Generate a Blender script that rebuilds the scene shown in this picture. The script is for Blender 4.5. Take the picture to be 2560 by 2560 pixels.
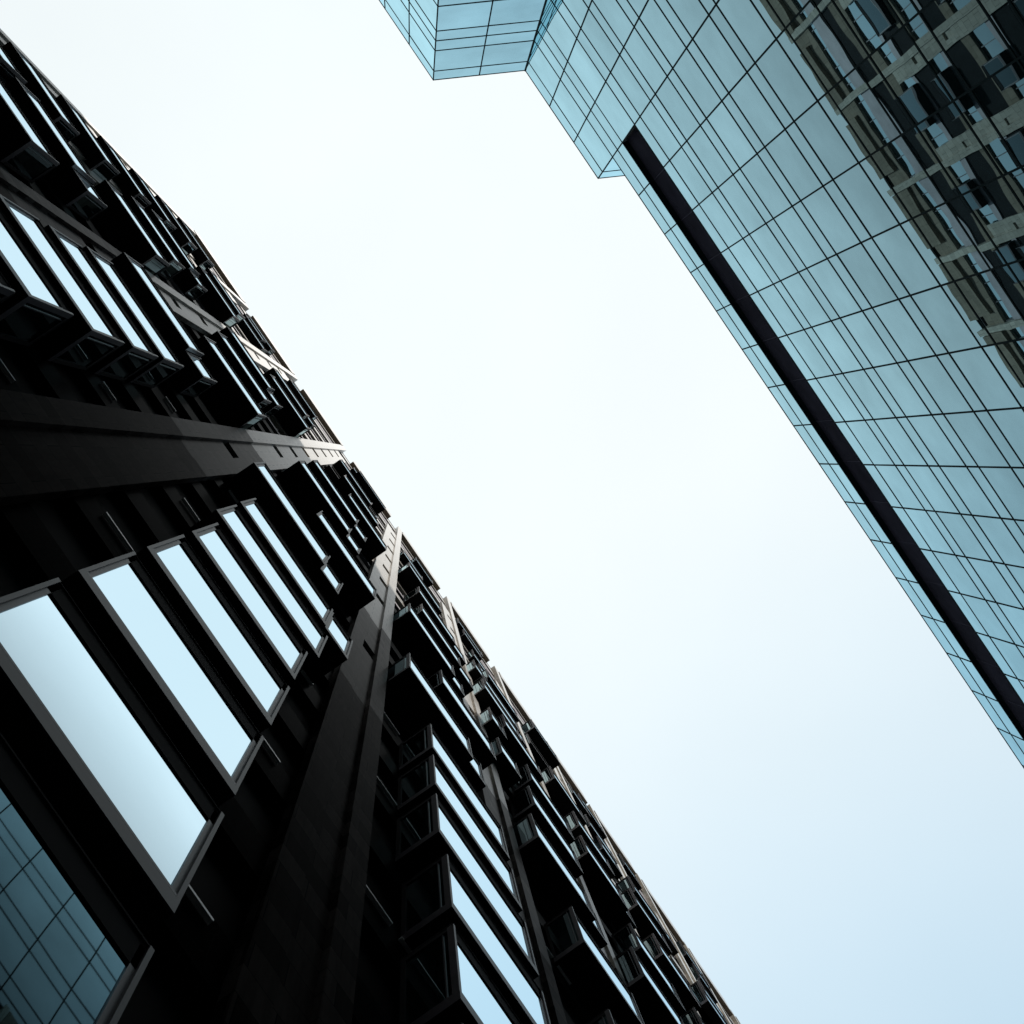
import bpy, math, random
from mathutils import Matrix, Vector
random.seed(11)
for o in list(bpy.data.objects): bpy.data.objects.remove(o)
sc = bpy.context.scene
COL = sc.collection
S = 0.85            # metres per working unit
EYE = 1.6           # eye height; working heights are measured from the eye

# ------------------------------------------------------------------ camera
F = 3400.0 / 2560.0
R = ((0.56390581, -0.82425506, -0.05112562), (0.82514697, 0.56488652, -0.00597368), (0.03380401, -0.03881756, 0.99867436))
cam = bpy.data.cameras.new('camera'); cam_o = bpy.data.objects.new('camera', cam); COL.objects.link(cam_o)
cam.sensor_width = 36.0; cam.lens = F * 36.0
cam.shift_x = 81.48 / 2560; cam.shift_y = -119.46 / 2560
cam.clip_start = 0.05; cam.clip_end = 3000
right, up, back = Vector(R[0]), -Vector(R[1]), -Vector(R[2])
m = Matrix((right, up, back)).transposed().to_4x4(); m.translation = (0, 0, EYE)
cam_o.matrix_world = m
sc.camera = cam_o

# ------------------------------------------------------------------ sky, sun, exposure
world = bpy.data.worlds.new('World'); sc.world = world; world.use_nodes = True
nt = world.node_tree; nt.nodes.clear()
N = nt.nodes.new; LK = nt.links.new
SUN_EL, SUN_AZ = math.radians(41), math.radians(196)
out = N('ShaderNodeOutputWorld'); bg = N('ShaderNodeBackground'); bg.inputs['Strength'].default_value = 0.10
sky = N('ShaderNodeTexSky'); sky.sky_type = 'NISHITA'; sky.sun_disc = False
sky.sun_elevation = SUN_EL; sky.sun_rotation = SUN_AZ
tc = N('ShaderNodeTexCoord')
sep = N('ShaderNodeSeparateXYZ'); LK(tc.outputs['Generated'], sep.inputs[0])
noi = N('ShaderNodeTexNoise'); noi.inputs['Scale'].default_value = 1.6; noi.inputs['Detail'].default_value = 5; noi.inputs['Roughness'].default_value = 0.45
LK(tc.outputs['Generated'], noi.inputs['Vector'])
# cloud brightness: fuller overhead, thinner and bluer down the street (+x)
ramp = N('ShaderNodeMapRange'); ramp.interpolation_type = 'SMOOTHSTEP'
ramp.inputs['From Min'].default_value = 0.02; ramp.inputs['From Max'].default_value = 0.75
ramp.inputs['To Min'].default_value = 0.0; ramp.inputs['To Max'].default_value = 1.0
LK(sep.outputs['X'], ramp.inputs['Value'])
nr = N('ShaderNodeMapRange'); nr.inputs['From Min'].default_value = 0.3; nr.inputs['From Max'].default_value = 0.7
nr.inputs['To Min'].default_value = -0.10; nr.inputs['To Max'].default_value = 0.10
LK(noi.outputs['Fac'], nr.inputs['Value'])
add = N('ShaderNodeMath'); add.operation = 'ADD'; add.use_clamp = True
LK(ramp.outputs[0], add.inputs[0]); LK(nr.outputs[0], add.inputs[1])
cl = N('ShaderNodeMix'); cl.data_type = 'RGBA'
cl.inputs['A'].default_value = (9.8, 10.5, 10.6, 1); cl.inputs['B'].default_value = (5.7, 8.2, 10.1, 1)
LK(add.outputs[0], cl.inputs['Factor'])
# overcast luminance falls toward the horizon
el = N('ShaderNodeMapRange'); el.inputs['From Min'].default_value = -0.05; el.inputs['From Max'].default_value = 0.97
el.inputs['To Min'].default_value = 0.22; el.inputs['To Max'].default_value = 1.0
LK(sep.outputs['Z'], el.inputs['Value'])
mul = N('ShaderNodeMix'); mul.data_type = 'RGBA'; mul.blend_type = 'MULTIPLY'; mul.inputs['Factor'].default_value = 1.0
LK(cl.outputs['Result'], mul.inputs['A']); LK(el.outputs[0], mul.inputs['B'])
sy = N('ShaderNodeMapRange'); sy.interpolation_type = 'SMOOTHSTEP'; sy.inputs['From Min'].default_value = 0.16; sy.inputs['From Max'].default_value = 0.55
sy.inputs['To Min'].default_value = 1.0; sy.inputs['To Max'].default_value = 0.5; LK(sep.outputs['Y'], sy.inputs['Value'])  # dimming added on the unseen +y side, to shape what the tower reflects
mul2 = N('ShaderNodeMix'); mul2.data_type = 'RGBA'; mul2.blend_type = 'MULTIPLY'; mul2.inputs['Factor'].default_value = 1.0
LK(mul.outputs['Result'], mul2.inputs['A']); LK(sy.outputs[0], mul2.inputs['B'])
n2 = N('ShaderNodeTexNoise'); n2.inputs['Scale'].default_value = 3.2; n2.inputs['Detail'].default_value = 4; n2.inputs['Distortion'].default_value = 0.4
LK(tc.outputs['Generated'], n2.inputs['Vector'])
n2r = N('ShaderNodeMapRange'); n2r.inputs['From Min'].default_value = 0.3; n2r.inputs['From Max'].default_value = 0.7; n2r.inputs['To Min'].default_value = 0.968; n2r.inputs['To Max'].default_value = 1.015
LK(n2.outputs['Fac'], n2r.inputs['Value'])
mul3 = N('ShaderNodeMix'); mul3.data_type = 'RGBA'; mul3.blend_type = 'MULTIPLY'; mul3.inputs['Factor'].default_value = 1.0
LK(mul2.outputs['Result'], mul3.inputs['A']); LK(n2r.outputs[0], mul3.inputs['B'])
mx = N('ShaderNodeMix'); mx.data_type = 'RGBA'; mx.inputs['Factor'].default_value = 0.95
LK(sky.outputs[0], mx.inputs['A']); LK(mul3.outputs['Result'], mx.inputs['B'])
LK(mx.outputs['Result'], bg.inputs['Color']); LK(bg.outputs[0], out.inputs['Surface'])

sun = bpy.data.lights.new('sun', 'SUN'); sun.energy = 4.0; sun.angle = math.radians(1.5); sun.color = (1.0, 0.96, 0.9)
sun_o = bpy.data.objects.new('sun', sun); COL.objects.link(sun_o)
sd = Vector((math.sin(SUN_AZ) * math.cos(SUN_EL), math.cos(SUN_AZ) * math.cos(SUN_EL), math.sin(SUN_EL)))
sun_o.rotation_euler = sd.to_track_quat('Z', 'Y').to_euler()
sc.view_settings.view_transform = 'Standard'; sc.view_settings.look = 'None'
sc.view_settings.exposure = 0.0; sc.view_settings.gamma = 1.0
try: sc.view_settings.use_curve_mapping = False
except Exception: pass
sc.render.resolution_x = sc.render.resolution_y = 1024
sc.cycles.max_bounces = 8; sc.cycles.glossy_bounces = 5; sc.cycles.diffuse_bounces = 4; sc.cycles.transparent_max_bounces = 6

# ------------------------------------------------------------------ materials
def mat(name):
    m = bpy.data.materials.new(name); m.use_nodes = True; t = m.node_tree; t.nodes.clear()
    o = t.nodes.new('ShaderNodeOutputMaterial'); return m, t, o
def node(t, typ, **kw):
    n = t.nodes.new(typ)
    for k, v in kw.items():
        if k in n.inputs: n.inputs[k].default_value = v
        else: setattr(n, k, v)
    return n
def principled(name, col, rough=0.5, metal=0.0, spec=0.5, var=0.0, nscale=1.5, bump=0.0, stretch=(1, 1, 1)):
    m, t, o = mat(name)
    p = node(t, 'ShaderNodeBsdfPrincipled', Roughness=rough, Metallic=metal)
    p.inputs['Specular IOR Level'].default_value = spec
    p.inputs['Base Color'].default_value = (*col, 1)
    if var or bump:
        g = node(t, 'ShaderNodeNewGeometry'); mp = node(t, 'ShaderNodeMapping'); mp.inputs['Scale'].default_value = stretch
        t.links.new(g.outputs['Position'], mp.inputs['Vector'])
        n = node(t, 'ShaderNodeTexNoise', Scale=nscale, Detail=6.0, Roughness=0.6); t.links.new(mp.outputs[0], n.inputs['Vector'])
        r = node(t, 'ShaderNodeValToRGB')
        r.color_ramp.elements[0].position = 0.3; r.color_ramp.elements[1].position = 0.7
        r.color_ramp.elements[0].color = (*[c * (1 - var) for c in col], 1); r.color_ramp.elements[1].color = (*[min(1, c * (1 + var)) for c in col], 1)
        t.links.new(n.outputs['Fac'], r.inputs[0]); t.links.new(r.outputs[0], p.inputs['Base Color'])
        if bump:
            b = node(t, 'ShaderNodeBump', Strength=0.4, Distance=bump); t.links.new(n.outputs['Fac'], b.inputs['Height']); t.links.new(b.outputs[0], p.inputs['Normal'])
    t.links.new(p.outputs[0], o.inputs[0]); return m
def coated_glass(name, tint, body, amp, power, rough=0.0, wave=0.0015, wscale=0.7, see=0.0, dirt=0.05):
    """reflective solar-coated glass: a tinted mirror coat, stronger at grazing angles, over a dark body"""
    m, t, o = mat(name); L = t.links.new
    g = node(t, 'ShaderNodeNewGeometry')
    n = node(t, 'ShaderNodeTexNoise', Scale=wscale, Detail=1.5, Roughness=0.4); L(g.outputs['Position'], n.inputs['Vector'])
    b = node(t, 'ShaderNodeBump', Strength=1.0, Distance=wave); L(n.outputs['Fac'], b.inputs['Height'])
    lw = node(t, 'ShaderNodeLayerWeight', Blend=0.5); L(b.outputs[0], lw.inputs['Normal'])
    pw = node(t, 'ShaderNodeMath', operation='POWER'); pw.inputs[1].default_value = power; L(lw.outputs['Facing'], pw.inputs[0])
    oi = node(t, 'ShaderNodeObjectInfo')
    vr = node(t, 'ShaderNodeMapRange'); vr.inputs['To Min'].default_value = amp * (1 - dirt); vr.inputs['To Max'].default_value = amp * (1 + dirt); L(oi.outputs['Random'], vr.inputs['Value'])
    n2 = node(t, 'ShaderNodeTexNoise', Scale=0.35, Detail=4.0, Roughness=0.6); L(g.outputs['Position'], n2.inputs['Vector'])
    d2 = node(t, 'ShaderNodeMapRange'); d2.inputs['From Min'].default_value = 0.3; d2.inputs['From Max'].default_value = 0.7
    d2.inputs['To Min'].default_value = 1 - dirt; d2.inputs['To Max'].default_value = 1 + dirt; L(n2.outputs['Fac'], d2.inputs['Value'])
    m0 = node(t, 'ShaderNodeMath', operation='MULTIPLY'); L(pw.outputs[0], m0.inputs[0]); L(d2.outputs[0], m0.inputs[1])
    m1 = node(t, 'ShaderNodeMath', operation='MULTIPLY', use_clamp=True); L(m0.outputs[0], m1.inputs[0]); L(vr.outputs[0], m1.inputs[1])
    gl = node(t, 'ShaderNodeBsdfGlossy', Roughness=rough); gl.inputs['Color'].default_value = (*tint, 1); L(b.outputs[0], gl.inputs['Normal'])
    df = node(t, 'ShaderNodeBsdfDiffuse'); df.inputs['Color'].default_value = (*body, 1)
    base = df
    if see > 0:
        tr = node(t, 'ShaderNodeBsdfTransparent'); tr.inputs['Color'].default_value = (0.55, 0.68, 0.68, 1)
        base = node(t, 'ShaderNodeMixShader'); base.inputs[0].default_value = see; L(df.outputs[0], base.inputs[1]); L(tr.outputs[0], base.inputs[2])
    mxs = node(t, 'ShaderNodeMixShader'); L(m1.outputs[0], mxs.inputs[0]); L(base.outputs[0], mxs.inputs[1]); L(gl.outputs[0], mxs.inputs[2])
    L(mxs.outputs[0], o.inputs[0]); return m
def stone(name, col, pw, ph, var, sheen=1.0, mott=1.0):
    """stone cladding: panels with thin joints, each panel a slightly different shade"""
    m, t, o = mat(name); L = t.links.new
    g = node(t, 'ShaderNodeNewGeometry'); sp = node(t, 'ShaderNodeSeparateXYZ'); L(g.outputs['Position'], sp.inputs[0])
    sm = node(t, 'ShaderNodeMath', operation='ADD'); L(sp.outputs['X'], sm.inputs[0]); L(sp.outputs['Y'], sm.inputs[1])
    cb = node(t, 'ShaderNodeCombineXYZ'); L(sm.outputs[0], cb.inputs['X']); L(sp.outputs['Z'], cb.inputs['Y'])
    br = node(t, 'ShaderNodeTexBrick', offset=0.5); br.inputs['Scale'].default_value = 1.0
    br.inputs['Brick Width'].default_value = pw; br.inputs['Row Height'].default_value = ph
    br.inputs['Mortar Size'].default_value = 0.008; br.inputs['Mortar Smooth'].default_value = 0.2; br.inputs['Bias'].default_value = 0.0
    br.inputs['Color1'].default_value = (*[c * (1 - var) for c in col], 1); br.inputs['Color2'].default_value = (*[c * (1 + var) for c in col], 1)
    br.inputs['Mortar'].default_value = (0.02, 0.02, 0.02, 1); L(cb.outputs[0], br.inputs['Vector'])
    mp = node(t, 'ShaderNodeMapping'); mp.inputs['Scale'].default_value = (1.0, 1.0, 0.12); L(g.outputs['Position'], mp.inputs[0])
    n = node(t, 'ShaderNodeTexNoise', Scale=5.0, Detail=7.0, Roughness=0.65); L(mp.outputs[0], n.inputs['Vector'])
    mr = node(t, 'ShaderNodeMapRange'); mr.inputs['From Min'].default_value = 0.3; mr.inputs['From Max'].default_value = 0.7
    mr.inputs['To Min'].default_value = 1 - 0.4 * mott; mr.inputs['To Max'].default_value = 1 + 0.3 * mott; L(n.outputs['Fac'], mr.inputs['Value'])
    mm = node(t, 'ShaderNodeMix', data_type='RGBA', blend_type='MULTIPLY'); mm.inputs['Factor'].default_value = 1.0
    L(br.outputs['Color'], mm.inputs['A']); L(mr.outputs[0], mm.inputs['B'])
    b = node(t, 'ShaderNodeBump', Strength=0.3, Distance=0.004); L(n.outputs['Fac'], b.inputs['Height'])
    df = node(t, 'ShaderNodeBsdfDiffuse', Roughness=0.5); L(mm.outputs['Result'], df.inputs['Color']); L(b.outputs[0], df.inputs['Normal'])
    gl = node(t, 'ShaderNodeBsdfGlossy', Roughness=0.3); gl.inputs['Color'].default_value = (0.95, 0.93, 0.92, 1)
    lw = node(t, 'ShaderNodeLayerWeight', Blend=0.5)
    pw = node(t, 'ShaderNodeMath', operation='POWER'); pw.inputs[1].default_value = 16.0; L(lw.outputs['Facing'], pw.inputs[0])
    sh = node(t, 'ShaderNodeMath', operation='MULTIPLY'); sh.inputs[1].default_value = sheen; L(pw.outputs[0], sh.inputs[0])
    ms = node(t, 'ShaderNodeMixShader'); L(sh.outputs[0], ms.inputs[0]); L(df.outputs[0], ms.inputs[1]); L(gl.outputs[0], ms.inputs[2])
    L(ms.outputs[0], o.inputs[0]); return m

M_TGLASS = coated_glass('tower_glass', (0.50, 0.80, 0.91), (0.012, 0.03, 0.035), 1.40, 2.1, wave=0.0042, wscale=0.45, dirt=0.09)
M_MULL = principled('dark_mullion_metal', (0.014, 0.040, 0.047), rough=0.8, spec=0.04)
M_CORE = principled('tower_core', (0.02, 0.03, 0.035), rough=0.8)
M_LOUVRE = principled('dark_louvre', (0.07, 0.08, 0.13), rough=0.8, spec=0.05, var=0.25, nscale=0.6)
M_ROOF = principled('roof_gravel', (0.2, 0.2, 0.2), rough=0.9, var=0.3)
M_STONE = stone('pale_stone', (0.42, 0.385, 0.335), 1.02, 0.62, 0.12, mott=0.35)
M_SHADE_LOW = stone('pier_stone_shade_low', (0.080, 0.064, 0.058), 1.02, 0.62, 0.55, 0.2)  # pier stone at the foot, the narrow street's shade put into its colour
M_SHADE_MID = stone('pier_stone_shade_mid', (0.11, 0.095, 0.087), 1.02, 0.62, 0.5, 0.4)  # same pier stone, weaker painted shade for the middle storeys
M_SPAN = stone('brown_stone', (0.24, 0.205, 0.165), 1.3, 0.64, 0.10, mott=0.35)
M_SPAN_SHADE = stone('spandrel_stone_shade', (0.012, 0.0118, 0.012), 1.3, 0.64, 0.25, 0.2)  # spandrel stone of the lower storeys, deep street shade painted in
M_PURP = principled('mauve_panel', (0.20, 0.175, 0.19), rough=0.6, spec=0.3, var=0.2, nscale=1.0)
M_CASE = principled('anthracite_casing', (0.019, 0.015, 0.020), rough=0.42, metal=0.05, spec=0.13, var=0.4, nscale=2.5, bump=0.002)
M_SOFFIT = principled('black_soffit_panel', (0.008, 0.008, 0.009), rough=0.75, spec=0.03, var=0.3, nscale=1.2)
M_FRAME = principled('window_frame_metal', (0.030, 0.025, 0.031), rough=0.45, metal=0.35, var=0.3, nscale=4.0, bump=0.001)
M_WGLASS = coated_glass('window_glass', (0.68, 0.86, 0.96), (0.004, 0.007, 0.008), 9.5, 7.2, rough=0.015, wave=0.0015, wscale=0.6, dirt=0.04)
M_SGLASS = coated_glass('side_glass', (0.6, 0.8, 0.85), (0.006, 0.010, 0.011), 0.9, 3.0, wave=0.0015, wscale=0.8, see=0.22)
M_RIBBON = coated_glass('wall_glass', (0.75, 0.92, 1.0), (0.004, 0.006, 0.007), 2.2, 2.6, wave=0.001)
M_RAIL = principled('pale_rail', (0.5, 0.5, 0.48), rough=0.4, metal=0.3)
M_ASPH = principled('asphalt', (0.05, 0.05, 0.052), rough=0.85, var=0.3, nscale=4.0)
M_PAVE = principled('paving', (0.18, 0.175, 0.165), rough=0.8, var=0.25, nscale=3.0)
M_LINE = principled('road_paint', (0.7, 0.7, 0.68), rough=0.6)
M_EARTH = principled('ground', (0.09, 0.09, 0.085), rough=0.9, var=0.3, nscale=0.1)

# ------------------------------------------------------------------ mesh helpers (working units)
def W(p): return (p[0] * S, p[1] * S, p[2] * S + EYE)
class MB:
    def __init__(s): s.v = []; s.f = []; s.mi = []
    def quad(s, a, b, c, d, mi=0):
        n = len(s.v); s.v += [a, b, c, d]; s.f.append((n, n + 1, n + 2, n + 3)); s.mi.append(mi)
    def box(s, x0, x1, y0, y1, z0, z1, mi=0):
        s.prism([(x0, y0), (x1, y0), (x1, y1), (x0, y1)], z0, z1, mi)
    def prism(s, pts, z0, z1, mi=0):
        n = len(s.v); k = len(pts)
        s.v += [(x, y, z0) for x, y in pts] + [(x, y, z1) for x, y in pts]
        for i in range(k):
            j = (i + 1) % k; s.f.append((n + i, n + j, n + k + j, n + k + i)); s.mi.append(mi)
        s.f.append(tuple(n + i for i in reversed(range(k)))); s.mi.append(mi)
        s.f.append(tuple(n + k + i for i in range(k))); s.mi.append(mi)
    def build(s, name, mats, parent=None):
        me = bpy.data.meshes.new(name); me.from_pydata([W(p) for p in s.v], [], s.f)
        for mt in (mats if isinstance(mats, (list, tuple)) else [mats]): me.materials.append(mt)
        for p, i in zip(me.polygons, s.mi): p.material_index = i
        me.update(); o = bpy.data.objects.new(name, me); COL.objects.link(o)
        if parent: o.parent = parent
        return o
def thing(name, label, cat):
    o = bpy.data.objects.new(name, None); COL.objects.link(o); o['label'] = label; o['category'] = cat; return o
def seen_area(pts):
    """size of a quad in the picture, for choosing which panels are parts of their own"""
    q = []
    for x, y, z in pts:
        a = [R[i][0] * x + R[i][1] * y + R[i][2] * z for i in range(3)]
        if a[2] <= 0.1: return 0.0
        q.append((a[0] / a[2] * F - 0.0318 + 0.5, a[1] / a[2] * F - 0.0467 + 0.5))
    q = [(min(1.02, max(-0.02, u)), min(1.02, max(-0.02, v))) for u, v in q]
    return abs(sum(q[i][0] * q[(i + 1) % 4][1] - q[(i + 1) % 4][0] * q[i][1] for i in range(4))) / 2

GZ = -EYE / S       # ground in working units
# ------------------------------------------------------------------ ground
def ground_sheet(name, x0, x1, y0, y1, z, mt):
    b = MB(); b.quad((x0, y0, z), (x1, y0, z), (x1, y1, z), (x0, y1, z)); o = b.build(name, mt); o['kind'] = 'structure'; return o
DT = 22.0           # distance to the tower's front
YW = 4.6            # distance to the dark building's wall
ground_sheet('ground', -2500, 2500, -2500, 2500, GZ - 0.02, M_EARTH)
ground_sheet('road', -600, 600, -15.5, -2.5, GZ - 0.012, M_ASPH)
for n, y0, y1 in (('pavement', -2.5, YW + 0.3), ('pavement', -DT - 0.3, -15.5)):
    b = MB(); b.box(-600, 600, y0, y1, GZ - 0.015, GZ + 0.0); b.v = [(x, y, z + (0.14 if z > GZ - 0.01 else 0)) if n else (x, y, z) for x, y, z in b.v]
    o = b.build(n, M_PAVE); o['kind'] = 'structure'
b = MB()
for i in range(-30, 30): b.quad((i * 8, -9.1, GZ - 0.006), (i * 8 + 3.5, -9.1, GZ - 0.006), (i * 8 + 3.5, -8.95, GZ - 0.006), (i * 8, -8.95, GZ - 0.006))
o = b.build('road_marking', M_LINE); o['kind'] = 'structure'

# ------------------------------------------------------------------ glass tower
tower = thing('glass_tower', 'pale blue glass office tower with a dark band under its stepped roofline', 'tower')
U = 1e-6 * 3400.0 * DT
rows_u = [1277, 1247, 1185, 1156, 1129.5, 1067.5, 1042, 996, 977, 931, 911.5, 866, 847, 800.5, 781.5, 736, 717.5]
u = 671.2
while u > -10:
    rows_u += [u, u - 19]; u -= 65.0
rows = [r * U for r in rows_u]
BOT = GZ
rows = [r for r in rows if r > BOT + 0.5] + [BOT]
cols = [(-0.394 + 0.1383 * i) * DT for i in range(-3, 34)]
X_STEP = cols[3]                       # where the taller block ends
Q1 = (cols[0], -DT); DIR = (0.463, -0.887)
k = (DT - 14.02 * DT / 19.0) / 0.887
Q2 = (Q1[0] - DIR[0] * k, Q1[1] - DIR[1] * k)
TOPHI, TOPLO = rows[0], rows[2]
LB0, LB1 = rows[5], rows[4]            # louvre band
panels = []                            # (corners)
def cell(p0, p1, z0, z1):
    """one pane between two plan points, outward normal to the left of p1->p0; tiny tilt as real panes have"""
    dx, dy = p1[0] - p0[0], p1[1] - p0[1]; l = math.hypot(dx, dy); nx, ny = -dy / l, dx / l
    a = random.gauss(0, 0.0011) * l; c = random.gauss(0, 0.0011) * (z1 - z0)
    def q(p, z, ta, tz): d = a * ta / 2 + c * tz / 2; return (p[0] + nx * d, p[1] + ny * d, z)
    panels.append([q(p1, z0, 1, -1), q(p0, z0, -1, -1), q(p0, z1, -1, 1), q(p1, z1, 1, 1)])
def wall_cells(pts, top_i, skip_band=False):
    for i in range(len(pts) - 1):
        for r in range(top_i, len(rows) - 1):
            z1, z0 = rows[r], rows[r + 1]
            if skip_band and abs(z1 - LB1) < 1e-6: continue
            cell(pts[i], pts[i + 1], z0, z1)
front_hi = [(x, -DT) for x in cols[:4]]
front_lo = [(x, -DT) for x in cols[3:]]
mid = ((Q1[0] + Q2[0]) / 2, (Q1[1] + Q2[1]) / 2)
ret = [Q2, mid, Q1]
sp = 2.98
left = [(Q2[0] - sp * i, Q2[1]) for i in range(14, -1, -1)]
endw = [(X_STEP, -DT), (X_STEP + DIR[0] * 4, -DT + DIR[1] * 4), (X_STEP + DIR[0] * 8, -DT + DIR[1] * 8)]
wall_cells(left, 0); wall_cells(ret, 0); wall_cells(front_hi, 0); wall_cells(front_lo, 2, True)
for i in (0, 1): cell(endw[i], endw[i + 1], rows[1], rows[0]); cell(endw[i], endw[i + 1], rows[2], rows[1])
panels.sort(key=seen_area, reverse=True)
for pq in panels[:100]:
    b = MB(); b.quad(*pq); b.build('glass_panel', M_TGLASS, tower)
b = MB()
for pq in panels[100:]: b.quad(*pq)
o = b.build('glass_panel', M_TGLASS, tower); o['kind'] = 'stuff'
# body behind the glass
IN = 0.16
FARX = cols[-1]; BK = -DT - 30
b = MB()
b.prism([(left[0][0], Q2[1] - IN), (left[0][0], BK), (X_STEP + DIR[0] * 8 - IN, BK), (X_STEP + DIR[0] * 8 - IN, -DT + DIR[1] * 8), (X_STEP - IN, -DT - IN), (Q1[0] - IN * 0.6, -DT - IN), (Q2[0] - IN * 1.2, Q2[1] - IN)][::-1], BOT, TOPHI - 0.12)
b.build('tower_core', M_CORE, tower)
b = MB(); b.box(X_STEP + 4.0, FARX, BK, -DT - IN - 0.35, BOT, TOPLO - 0.12)
b.box(X_STEP - 0.1, X_STEP + 4.0, -DT - 4, -DT - IN - 0.35, BOT, TOPLO - 0.12); b.build('tower_core', M_CORE, tower)
# frames
MW, MD = 0.040, 0.022
def post(p, z0, z1, nrm):
    b = MB(); tx, ty = -nrm[1], nrm[0]
    c = [(p[0] + tx * MW - nrm[0] * .05, p[1] + ty * MW - nrm[1] * .05), (p[0] - tx * MW - nrm[0] * .05, p[1] - ty * MW - nrm[1] * .05),
         (p[0] - tx * MW + nrm[0] * MD, p[1] - ty * MW + nrm[1] * MD), (p[0] + tx * MW + nrm[0] * MD, p[1] + ty * MW + nrm[1] * MD)]
    b.prism(c, z0, z1); return b
NR = (0.887, 0.463)
for p in left[:-1]: post(p, BOT, TOPHI, (0, 1)).build('mullion', M_MULL, tower)
post(Q2, BOT, TOPHI, (0.5, 0.85)).build('mullion', M_MULL, tower)
post(mid, BOT, TOPHI, NR).build('mullion', M_MULL, tower)
post((Q1[0] + .03, Q1[1] + .03), BOT, TOPHI, (0.5, 0.8)).build('mullion', M_MULL, tower)
for p in front_hi[1:]: post(p, BOT, TOPHI, (0, 1)).build('mullion', M_MULL, tower)
for p in front_lo[1:]:
    b = post(p, BOT, LB0, (0, 1)); c = post(p, LB1, TOPLO, (0, 1)); n = len(b.v)
    b.v += c.v; b.f += [tuple(i + n for i in f) for f in c.f]; b.mi += c.mi
    b.build('mullion', M_MULL, tower)
post(endw[1], TOPLO, TOPHI, NR).build('mullion', M_MULL, tower)
TH = 0.058; TD = 0.02
def strip(b, p0, p1, z, nrm, th=TH):
    n0, n1 = nrm; a = (p0[0] - n0 * .05, p0[1] - n1 * .05); c = (p1[0] - n0 * .05, p1[1] - n1 * .05)
    b.prism([(p0[0] + n0 * TD, p0[1] + n1 * TD), (p1[0] + n0 * TD, p1[1] + n1 * TD), c, a][::-1], z - th, z + th)
for r, z in enumerate(rows[:-1]):
    b = MB(); zz = z - TH if r in (0, 2) else z
    strip(b, left[0], Q2, zz, (0, 1)); strip(b, Q2, Q1, zz, NR); strip(b, front_hi[0], front_hi[-1], zz, (0, 1))
    if r >= 2: strip(b, front_lo[0], front_lo[-1], zz, (0, 1))
    if r in (0, 1): strip(b, endw[0], endw[-1], zz, NR)
    b.build('transom', M_MULL, tower)
# dark recessed band with slats
b = MB(); b.box(X_STEP + 0.05, FARX, -DT - 0.48, -DT - 0.42, LB0 - .05, LB1 + .05)
nz = 16
for i in range(nz):
    z = LB0 + (LB1 - LB0) * (i + 0.5) / nz; b.box(X_STEP + 0.05, FARX, -DT - 0.41, -DT - 0.33, z - .05, z + .05)
for x in cols[4:]: b.box(x - .02, x + .02, -DT - 0.328, -DT - 0.31, LB0 - .04, LB1 + .04)
b.build('louvre_band', M_LOUVRE, tower)
b = MB(); b.box(X_STEP + 0.05, FARX, -DT - 0.5, -DT - 0.06, LB1, LB1 + 0.04); b.box(X_STEP + 0.05, FARX, -DT - 0.5, -DT - 0.06, LB0 - 0.04, LB0)
b.build('band_reveal', M_MULL, tower)

# ------------------------------------------------------------------ dark hotel-like block with box windows
block = thing('dark_building', 'tall dark building with pale stone piers and protruding glass box windows', 'building')
FL = 3.75
def bz(kf): return 7.06 + FL * kf
PITCH = 7.45
XL, XR = -26.0, 66.0
ROOFZ = 119.2
# solid body
b = MB(); b.box(XL + 0.05, XR, YW + 0.32, YW + 26, GZ, ROOFZ - 0.5); b.build('wall', M_SPAN, block)
for kf in range(-2, 15):                       # lower storeys: courses with shade painted in and dark panels between them
    z0 = bz(kf) + 2.75; z1 = bz(kf + 1) + 0.35
    b = MB(); b.box(XL, XR, YW, YW + 0.3, z0, z1); b.build('spandrel', M_SPAN_SHADE, block)
    b = MB(); b.quad((XL, YW + 0.2, bz(kf) + 0.35), (XR, YW + 0.2, bz(kf) + 0.35), (XR, YW + 0.2, z0), (XL, YW + 0.2, z0))
    b.build('wall_panel', M_SOFFIT, block)
for kf in range(15, 29, 2):                    # upper storeys: a stone course every second floor, glass between
    z0 = bz(kf) + 0.35; z1 = min(bz(kf + 1) + 2.6, ROOFZ - 3.4); z2 = min(bz(kf + 2) + 0.35, ROOFZ - 3.4)
    if z2 > z1 + 0.1:
        b = MB(); b.box(XL, XR, YW, YW + 0.3, z1, z2); b.build('spandrel', M_SPAN, block)
    zm = bz(kf + 1) - 0.35; th = 0.7
    if kf == 27: zm -= 0.9; th = 2.5
    b = MB(); b.box(XL, XR, YW + 0.06, YW + 0.3, zm, zm + th); b.build('spandrel', M_PURP, block)
    for q0, q1 in ((z0, zm), (zm + th, z1)):
        b = MB(); b.quad((XL, YW + 0.2, q0), (XR, YW + 0.2, q0), (XR, YW + 0.2, q1), (XL, YW + 0.2, q1))
        if q0 == z0: b.build('wall_panel', M_SOFFIT, block); continue
        g = b.build('ribbon_window', M_RIBBON, block)
        b = MB(); x = XL + 0.6
        while x < XR: b.box(x, x + 0.07, YW + 0.13, YW + 0.19, q0 + 0.01, q1 - 0.01); x += PITCH / 4
        b.build('window_frame', M_FRAME, g)
ends = [XL, -17.3, -9.8, -2.35, 5.1, 12.55, 20.0, 27.45, 34.9, 42.35, 49.8, 57.25, XR]
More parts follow.
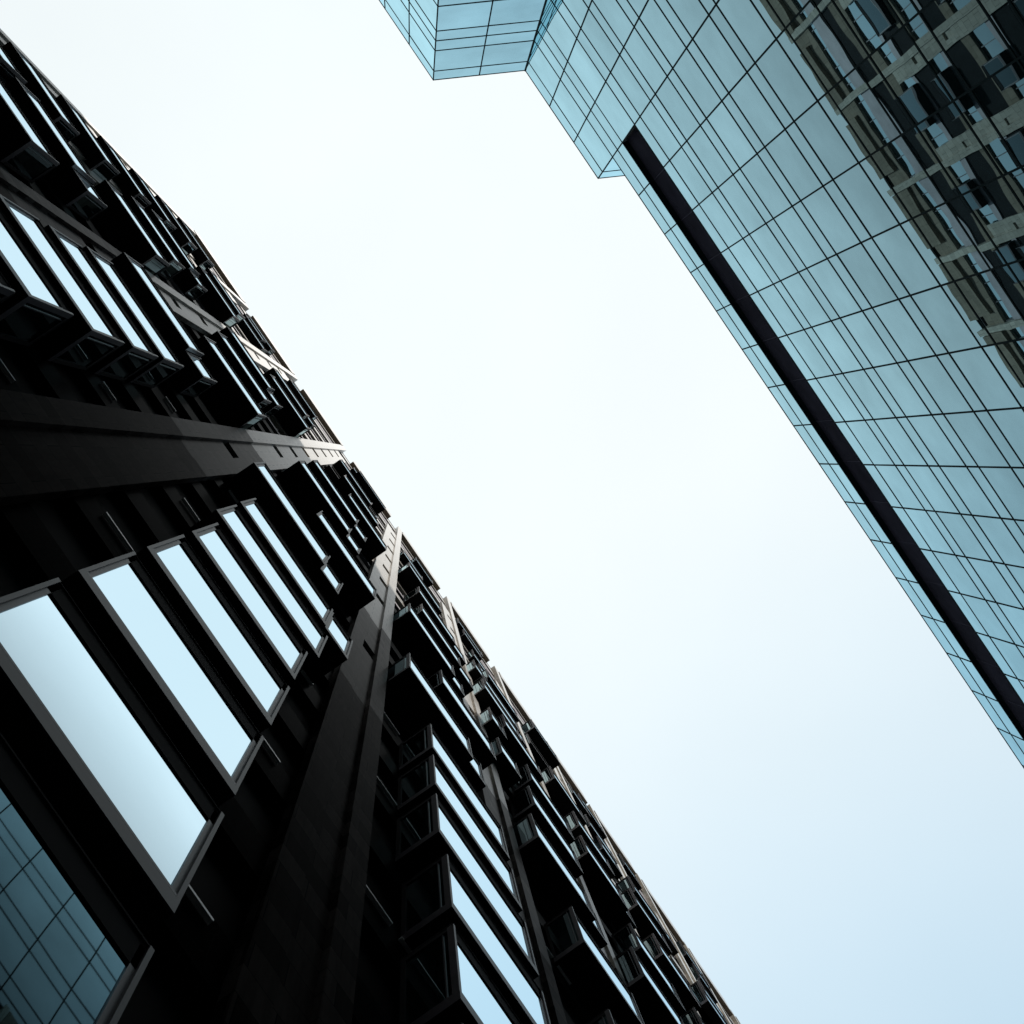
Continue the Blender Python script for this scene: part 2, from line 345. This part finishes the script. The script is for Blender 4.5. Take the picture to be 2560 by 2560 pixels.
for i in range(len(ends) - 1):                 # parapet: one length per bay, stopping short of the pier
    b = MB(); stop = 1.75 if i > 2 else 1.68
    b.box(ends[i] + 0.02, ends[i + 1] - stop, YW - 0.38, YW + 0.4, ROOFZ - 3.4, ROOFZ - 0.25); b.build('parapet', M_SPAN, block)
    b = MB(); b.box(ends[i + 1] - stop, ends[i + 1] + 0.02, YW + 0.06, YW + 0.4, ROOFZ - 3.4, ROOFZ - 0.9); b.build('parapet', M_SPAN, block)
b = MB(); b.box(XL - 0.05, XR, YW + 0.05, YW + 0.6, ROOFZ - 0.25, ROOFZ - 0.1); b.build('coping', M_CASE, block)
# pale rails on the wall at every second storey
for kf in range(0, 9, 2):
    for i in range(-1, 3):
        for r0, r1 in ((-2.2, -1.35), (-1.08, -0.45), (2.4, 2.95)) if i > 0 else ((-2.0, -1.25), (2.42, 2.9)):
            b = MB(); b.box(PITCH * i + r0, PITCH * i + r1, YW - 0.09, YW - 0.015, bz(kf) - 0.02, bz(kf) + 0.035)
            b.build('wall_rail', M_RAIL, block)
# piers: (left, right, fin on the left?)
PY = 4.38
piers = []
for i in range(-3, 1): piers.append((-4.09 + PITCH * i, -2.39 + PITCH * i, True))
for i in range(0, 8): piers.append((3.36 + PITCH * i, 5.06 + PITCH * i, False))
piers[0] = (XL - 0.06, -24.55, True)
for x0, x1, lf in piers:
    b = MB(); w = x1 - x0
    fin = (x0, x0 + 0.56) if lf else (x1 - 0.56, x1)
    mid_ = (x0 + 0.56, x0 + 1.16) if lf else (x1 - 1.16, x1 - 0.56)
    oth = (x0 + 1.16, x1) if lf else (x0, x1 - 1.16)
    ZB, ZC, ZT = bz(7) + 0.3, bz(11) + 0.3, ROOFZ - 12.5    # street shade painted into the stone in two steps, plain pale stone above
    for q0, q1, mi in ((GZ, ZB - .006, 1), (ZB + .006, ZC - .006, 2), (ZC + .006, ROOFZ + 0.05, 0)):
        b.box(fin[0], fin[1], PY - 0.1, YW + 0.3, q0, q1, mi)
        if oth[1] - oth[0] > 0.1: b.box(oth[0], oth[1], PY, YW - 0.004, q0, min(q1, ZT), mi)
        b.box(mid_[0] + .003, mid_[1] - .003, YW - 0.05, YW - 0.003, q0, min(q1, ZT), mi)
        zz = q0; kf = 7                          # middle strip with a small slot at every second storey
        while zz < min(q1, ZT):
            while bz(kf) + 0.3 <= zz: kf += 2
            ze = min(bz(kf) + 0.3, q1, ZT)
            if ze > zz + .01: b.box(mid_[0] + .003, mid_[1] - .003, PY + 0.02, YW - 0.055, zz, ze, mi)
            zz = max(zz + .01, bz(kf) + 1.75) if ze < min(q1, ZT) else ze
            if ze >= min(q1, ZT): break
    b.build('pier', [M_STONE, M_SHADE_LOW, M_SHADE_MID], block)

# box windows -----------------------------------------------------------------
BH = 3.02
def bay_window(x0, x1, kf, y0=3.57, h=BH):
    z = bz(kf); zt = z + h; yb = YW - 0.02
    c = MB()
    c.box(x0, x1, y0, yb, z + 0.012, z + 0.28, 0)                                    # floor slab, its edge the front strip
    c.box(x0, x1, y0 + 0.02, yb, z, z + 0.012, 1)                                    # soffit lining
    c.box(x0, x1, y0 + 0.03, yb, zt - 0.035, zt, 1); c.box(x0 + .02, x1 - .02, y0 + .02, yb, zt - 0.06, zt - 0.035, 1)
    for a, d in ((x0, x0 + 0.05), (x1 - 0.05, x1)):
        c.box(a, d, y0 + 0.005, y0 + 0.13, z + 0.28, zt - 0.06, 0)                   # front jambs
        c.box(a, d, yb - 0.09, yb, z + 0.28, zt - 0.06, 1)
        if yb - y0 > 0.6:
            c.box(a + .008, d - .008, y0 + 0.21, y0 + 0.235, z + 0.28, zt - 0.06, 0); c.box(a + .004, d - .004, y0 + .13, yb - .09, z + 0.28, z + 0.34, 0); c.box(a + .004, d - .004, y0 + .13, yb - .09, zt - 0.2, zt - 0.06, 1)
    wdw = c.build('bay_window', [M_CASE, M_SOFFIT], block)
    r = y0 + 0.035
    f = MB()
    f.box(x0 + 0.05, x1 - 0.05, y0 + 0.008, r + 0.05, z + 0.31, z + 0.36); 
    f.box(x0 + 0.05, x0 + 0.115, r, r + 0.06, z + 0.36, zt - 0.12); f.box(x1 - 0.115, x1 - 0.05, r, r + 0.06, z + 0.36, zt - 0.12)
    f.build('frame', M_FRAME, wdw)
    hd = MB(); hd.box(x0 + 0.05, x1 - 0.05, r, r + 0.06, zt - 0.50, zt - 0.062); hd.build('head_rail', M_SOFFIT, wdw)
    t = random.gauss(0, 0.0009)
    g = MB(); g.quad((x0 + .11, r + .02 + t, z + .355), (x1 - .11, r + .02 - t, z + .355), (x1 - .11, r + .02 - t, zt - .495), (x0 + .11, r + .02 + t, zt - .495))
    g.build('pane', M_WGLASS, wdw)
    for xx in (x0 + 0.025, x1 - 0.025):
        s = MB(); s.quad((xx, y0 + .13, z + .28), (xx, yb - .09, z + .28), (xx, yb - .09, zt - .06), (xx, y0 + .13, zt - .06))
        s.build('side_glass', M_SGLASS, wdw)
    return wdw
def winlist():
    L = []
    a = lambda kf, x0, x1, y=3.57: L.append((x0, x1, kf, y))
    # bay between the two middle piers
    for kf in (0, 1, 2, 3, 4): a(kf, -0.98, 1.93)
    a(-1, -0.98, 1.93); a(-2, -0.98, 1.93)
    a(5, -1.22, 2.18); a(6, -1.25, 2.00); a(6, 2.02, 2.88, 3.60)
    for kf in (8, 12, 14): a(kf, -2.24, 1.13); a(kf, 1.15, 2.0, 3.72)
    a(10, -0.16, 3.22); a(16, -0.13, 3.18); a(18, -1.16, 2.15); a(20, -2.2, 1.13); a(24, -1.15, 2.15)
    # first bay to the right
    for kf in (-2, -1, 0, 1, 2, 3, 4): a(kf, 6.43, 9.58)
    for kf in (5, 6, 7): a(kf, 6.2, 9.58)
    a(9, 5.21, 8.61); a(11, 7.31, 10.7); a(13, 5.23, 8.54); a(15, 6.26, 9.5); a(17, 6.1, 9.48); a(19, 5.2, 8.5)
    a(9, 8.63, 9.5, 3.72); a(13, 8.56, 9.45, 3.72)
    a(15, 9.52, 10.7, 3.7); a(17, 9.5, 10.6, 3.7); a(13, 12.2, 13.6, 3.72); a(17, 12.2, 15.6); a(15, 12.3, 13.5, 3.72); a(19, 12.2, 13.6, 3.72)
    # second bay to the right
    for kf in (0, 2, 4, 6, 8): a(kf, 13.7, 16.9)
    a(5, 13.7, 16.9); a(10, 12.73, 16.1); a(12, 13.76, 17.07); a(14, 14.77, 18.1); a(16, 13.68, 17.0); a(18, 12.7, 16.0); a(20, 13.7, 17.0)
    a(10, 16.12, 17.0, 3.72); a(18, 16.02, 16.9, 3.72)
    # third
    for kf in (1, 3, 5, 7, 9): a(kf, 21.1, 24.3)
    a(11, 20.14, 23.5); a(13, 22.2, 25.5); a(15, 20.06, 23.4); a(17, 21.0, 24.3); a(19, 20.1, 23.4); a(24, 21.08, 24.35)
    a(11, 23.52, 24.4, 3.72); a(15, 23.42, 24.3, 3.72)
    for i, base in ((4, 27.6), (5, 35.0), (6, 42.4), (7, 49.9)):
        for j, kf in enumerate(range(2 + i % 2, 21, 2)):
            x = base + (0.0, 1.0, 2.0, 0.0, 1.05)[(j * 2 + i) % 5]; a(kf, x, x + 3.35)
    # first bay to the left
    for kf in (-1, 0, 1, 2, 3): a(kf, -8.45, -5.5)
    a(4, -8.45, -5.54); a(5, -8.43, -5.3); a(6, -8.45, -5.28); a(7, -8.6, -5.3)
    a(9, -9.77, -6.36); a(9, -6.34, -5.4, 3.72); a(11, -7.6, -4.22); a(13, -8.62, -5.24); a(15, -9.7, -6.3); a(17, -7.6, -4.2); a(19, -8.6, -5.3)
    a(15, -6.28, -5.4, 3.72)
    # second
    for kf in (2, 3, 4, 5, 6): a(kf, -16.0, -12.75)
    a(8, -16.0, -12.7); a(10, -17.25, -13.87); a(12, -15.1, -11.7); a(14, -16.1, -12.8); a(16, -17.05, -13.65); a(18, -15.0, -11.7); a(20, -16.1, -12.8)
    a(10, -13.85, -12.95, 3.72); a(16, -13.63, -12.75, 3.72)
    # third
    for kf in (6, 8, 10, 12, 14, 16, 18, 20, 22): a(kf, -21.35, -18.0)
    # shallow windows near the roof
    for i in range(-2, 8):
        for j, kf in enumerate((19, 22, 23, 25, 26)):
            if (i * 3 + j * 2) % 4 == 1 or (i in (0, 3) and kf in (23, 24, 25)): continue
            x = -2.2 + PITCH * i + (0.0, 1.1, 2.1, 0.5, 1.6)[(i + 2 * j) % 5]; a(kf, x, x + (3.3, 2.3)[(i + j) % 2], 4.08)
    return L
wins = winlist()
def warea(w):
    x0, x1, kf, y = w; z = bz(kf); return seen_area([(x0, y, z), (x1, y, z), (x1, y, z + BH), (x0, y, z + BH)]) + 1e-9 * (x1 - x0)
wins.sort(key=warea, reverse=True)
made = [bay_window(x0, x1, kf, y) for x0, x1, kf, y in wins[:100]]
rest = [bay_window(x0, x1, kf, y) for x0, x1, kf, y in wins[100:]]
# the few smallest beyond a hundred become one part
if rest:
    import bmesh
    bmx = bmesh.new(); slots = []
    for w in rest:
        for ob in [w] + list(w.children):
            me = ob.data; base = []
            for mt in me.materials:
                if mt not in slots: slots.append(mt)
                base.append(slots.index(mt))
            n0 = len(bmx.faces); bmx.from_mesh(me); bmx.faces.ensure_lookup_table()
            for f in bmx.faces[n0:]: f.material_index = base[f.material_index]
    me = bpy.data.meshes.new('bay_window')
    bmx.to_mesh(me); bmx.free()
    for mt in slots: me.materials.append(mt)
    for w in rest:
        for ch in list(w.children): bpy.data.objects.remove(ch)
        bpy.data.objects.remove(w)
    o = bpy.data.objects.new('bay_window', me); COL.objects.link(o); o.parent = block; o['kind'] = 'stuff'
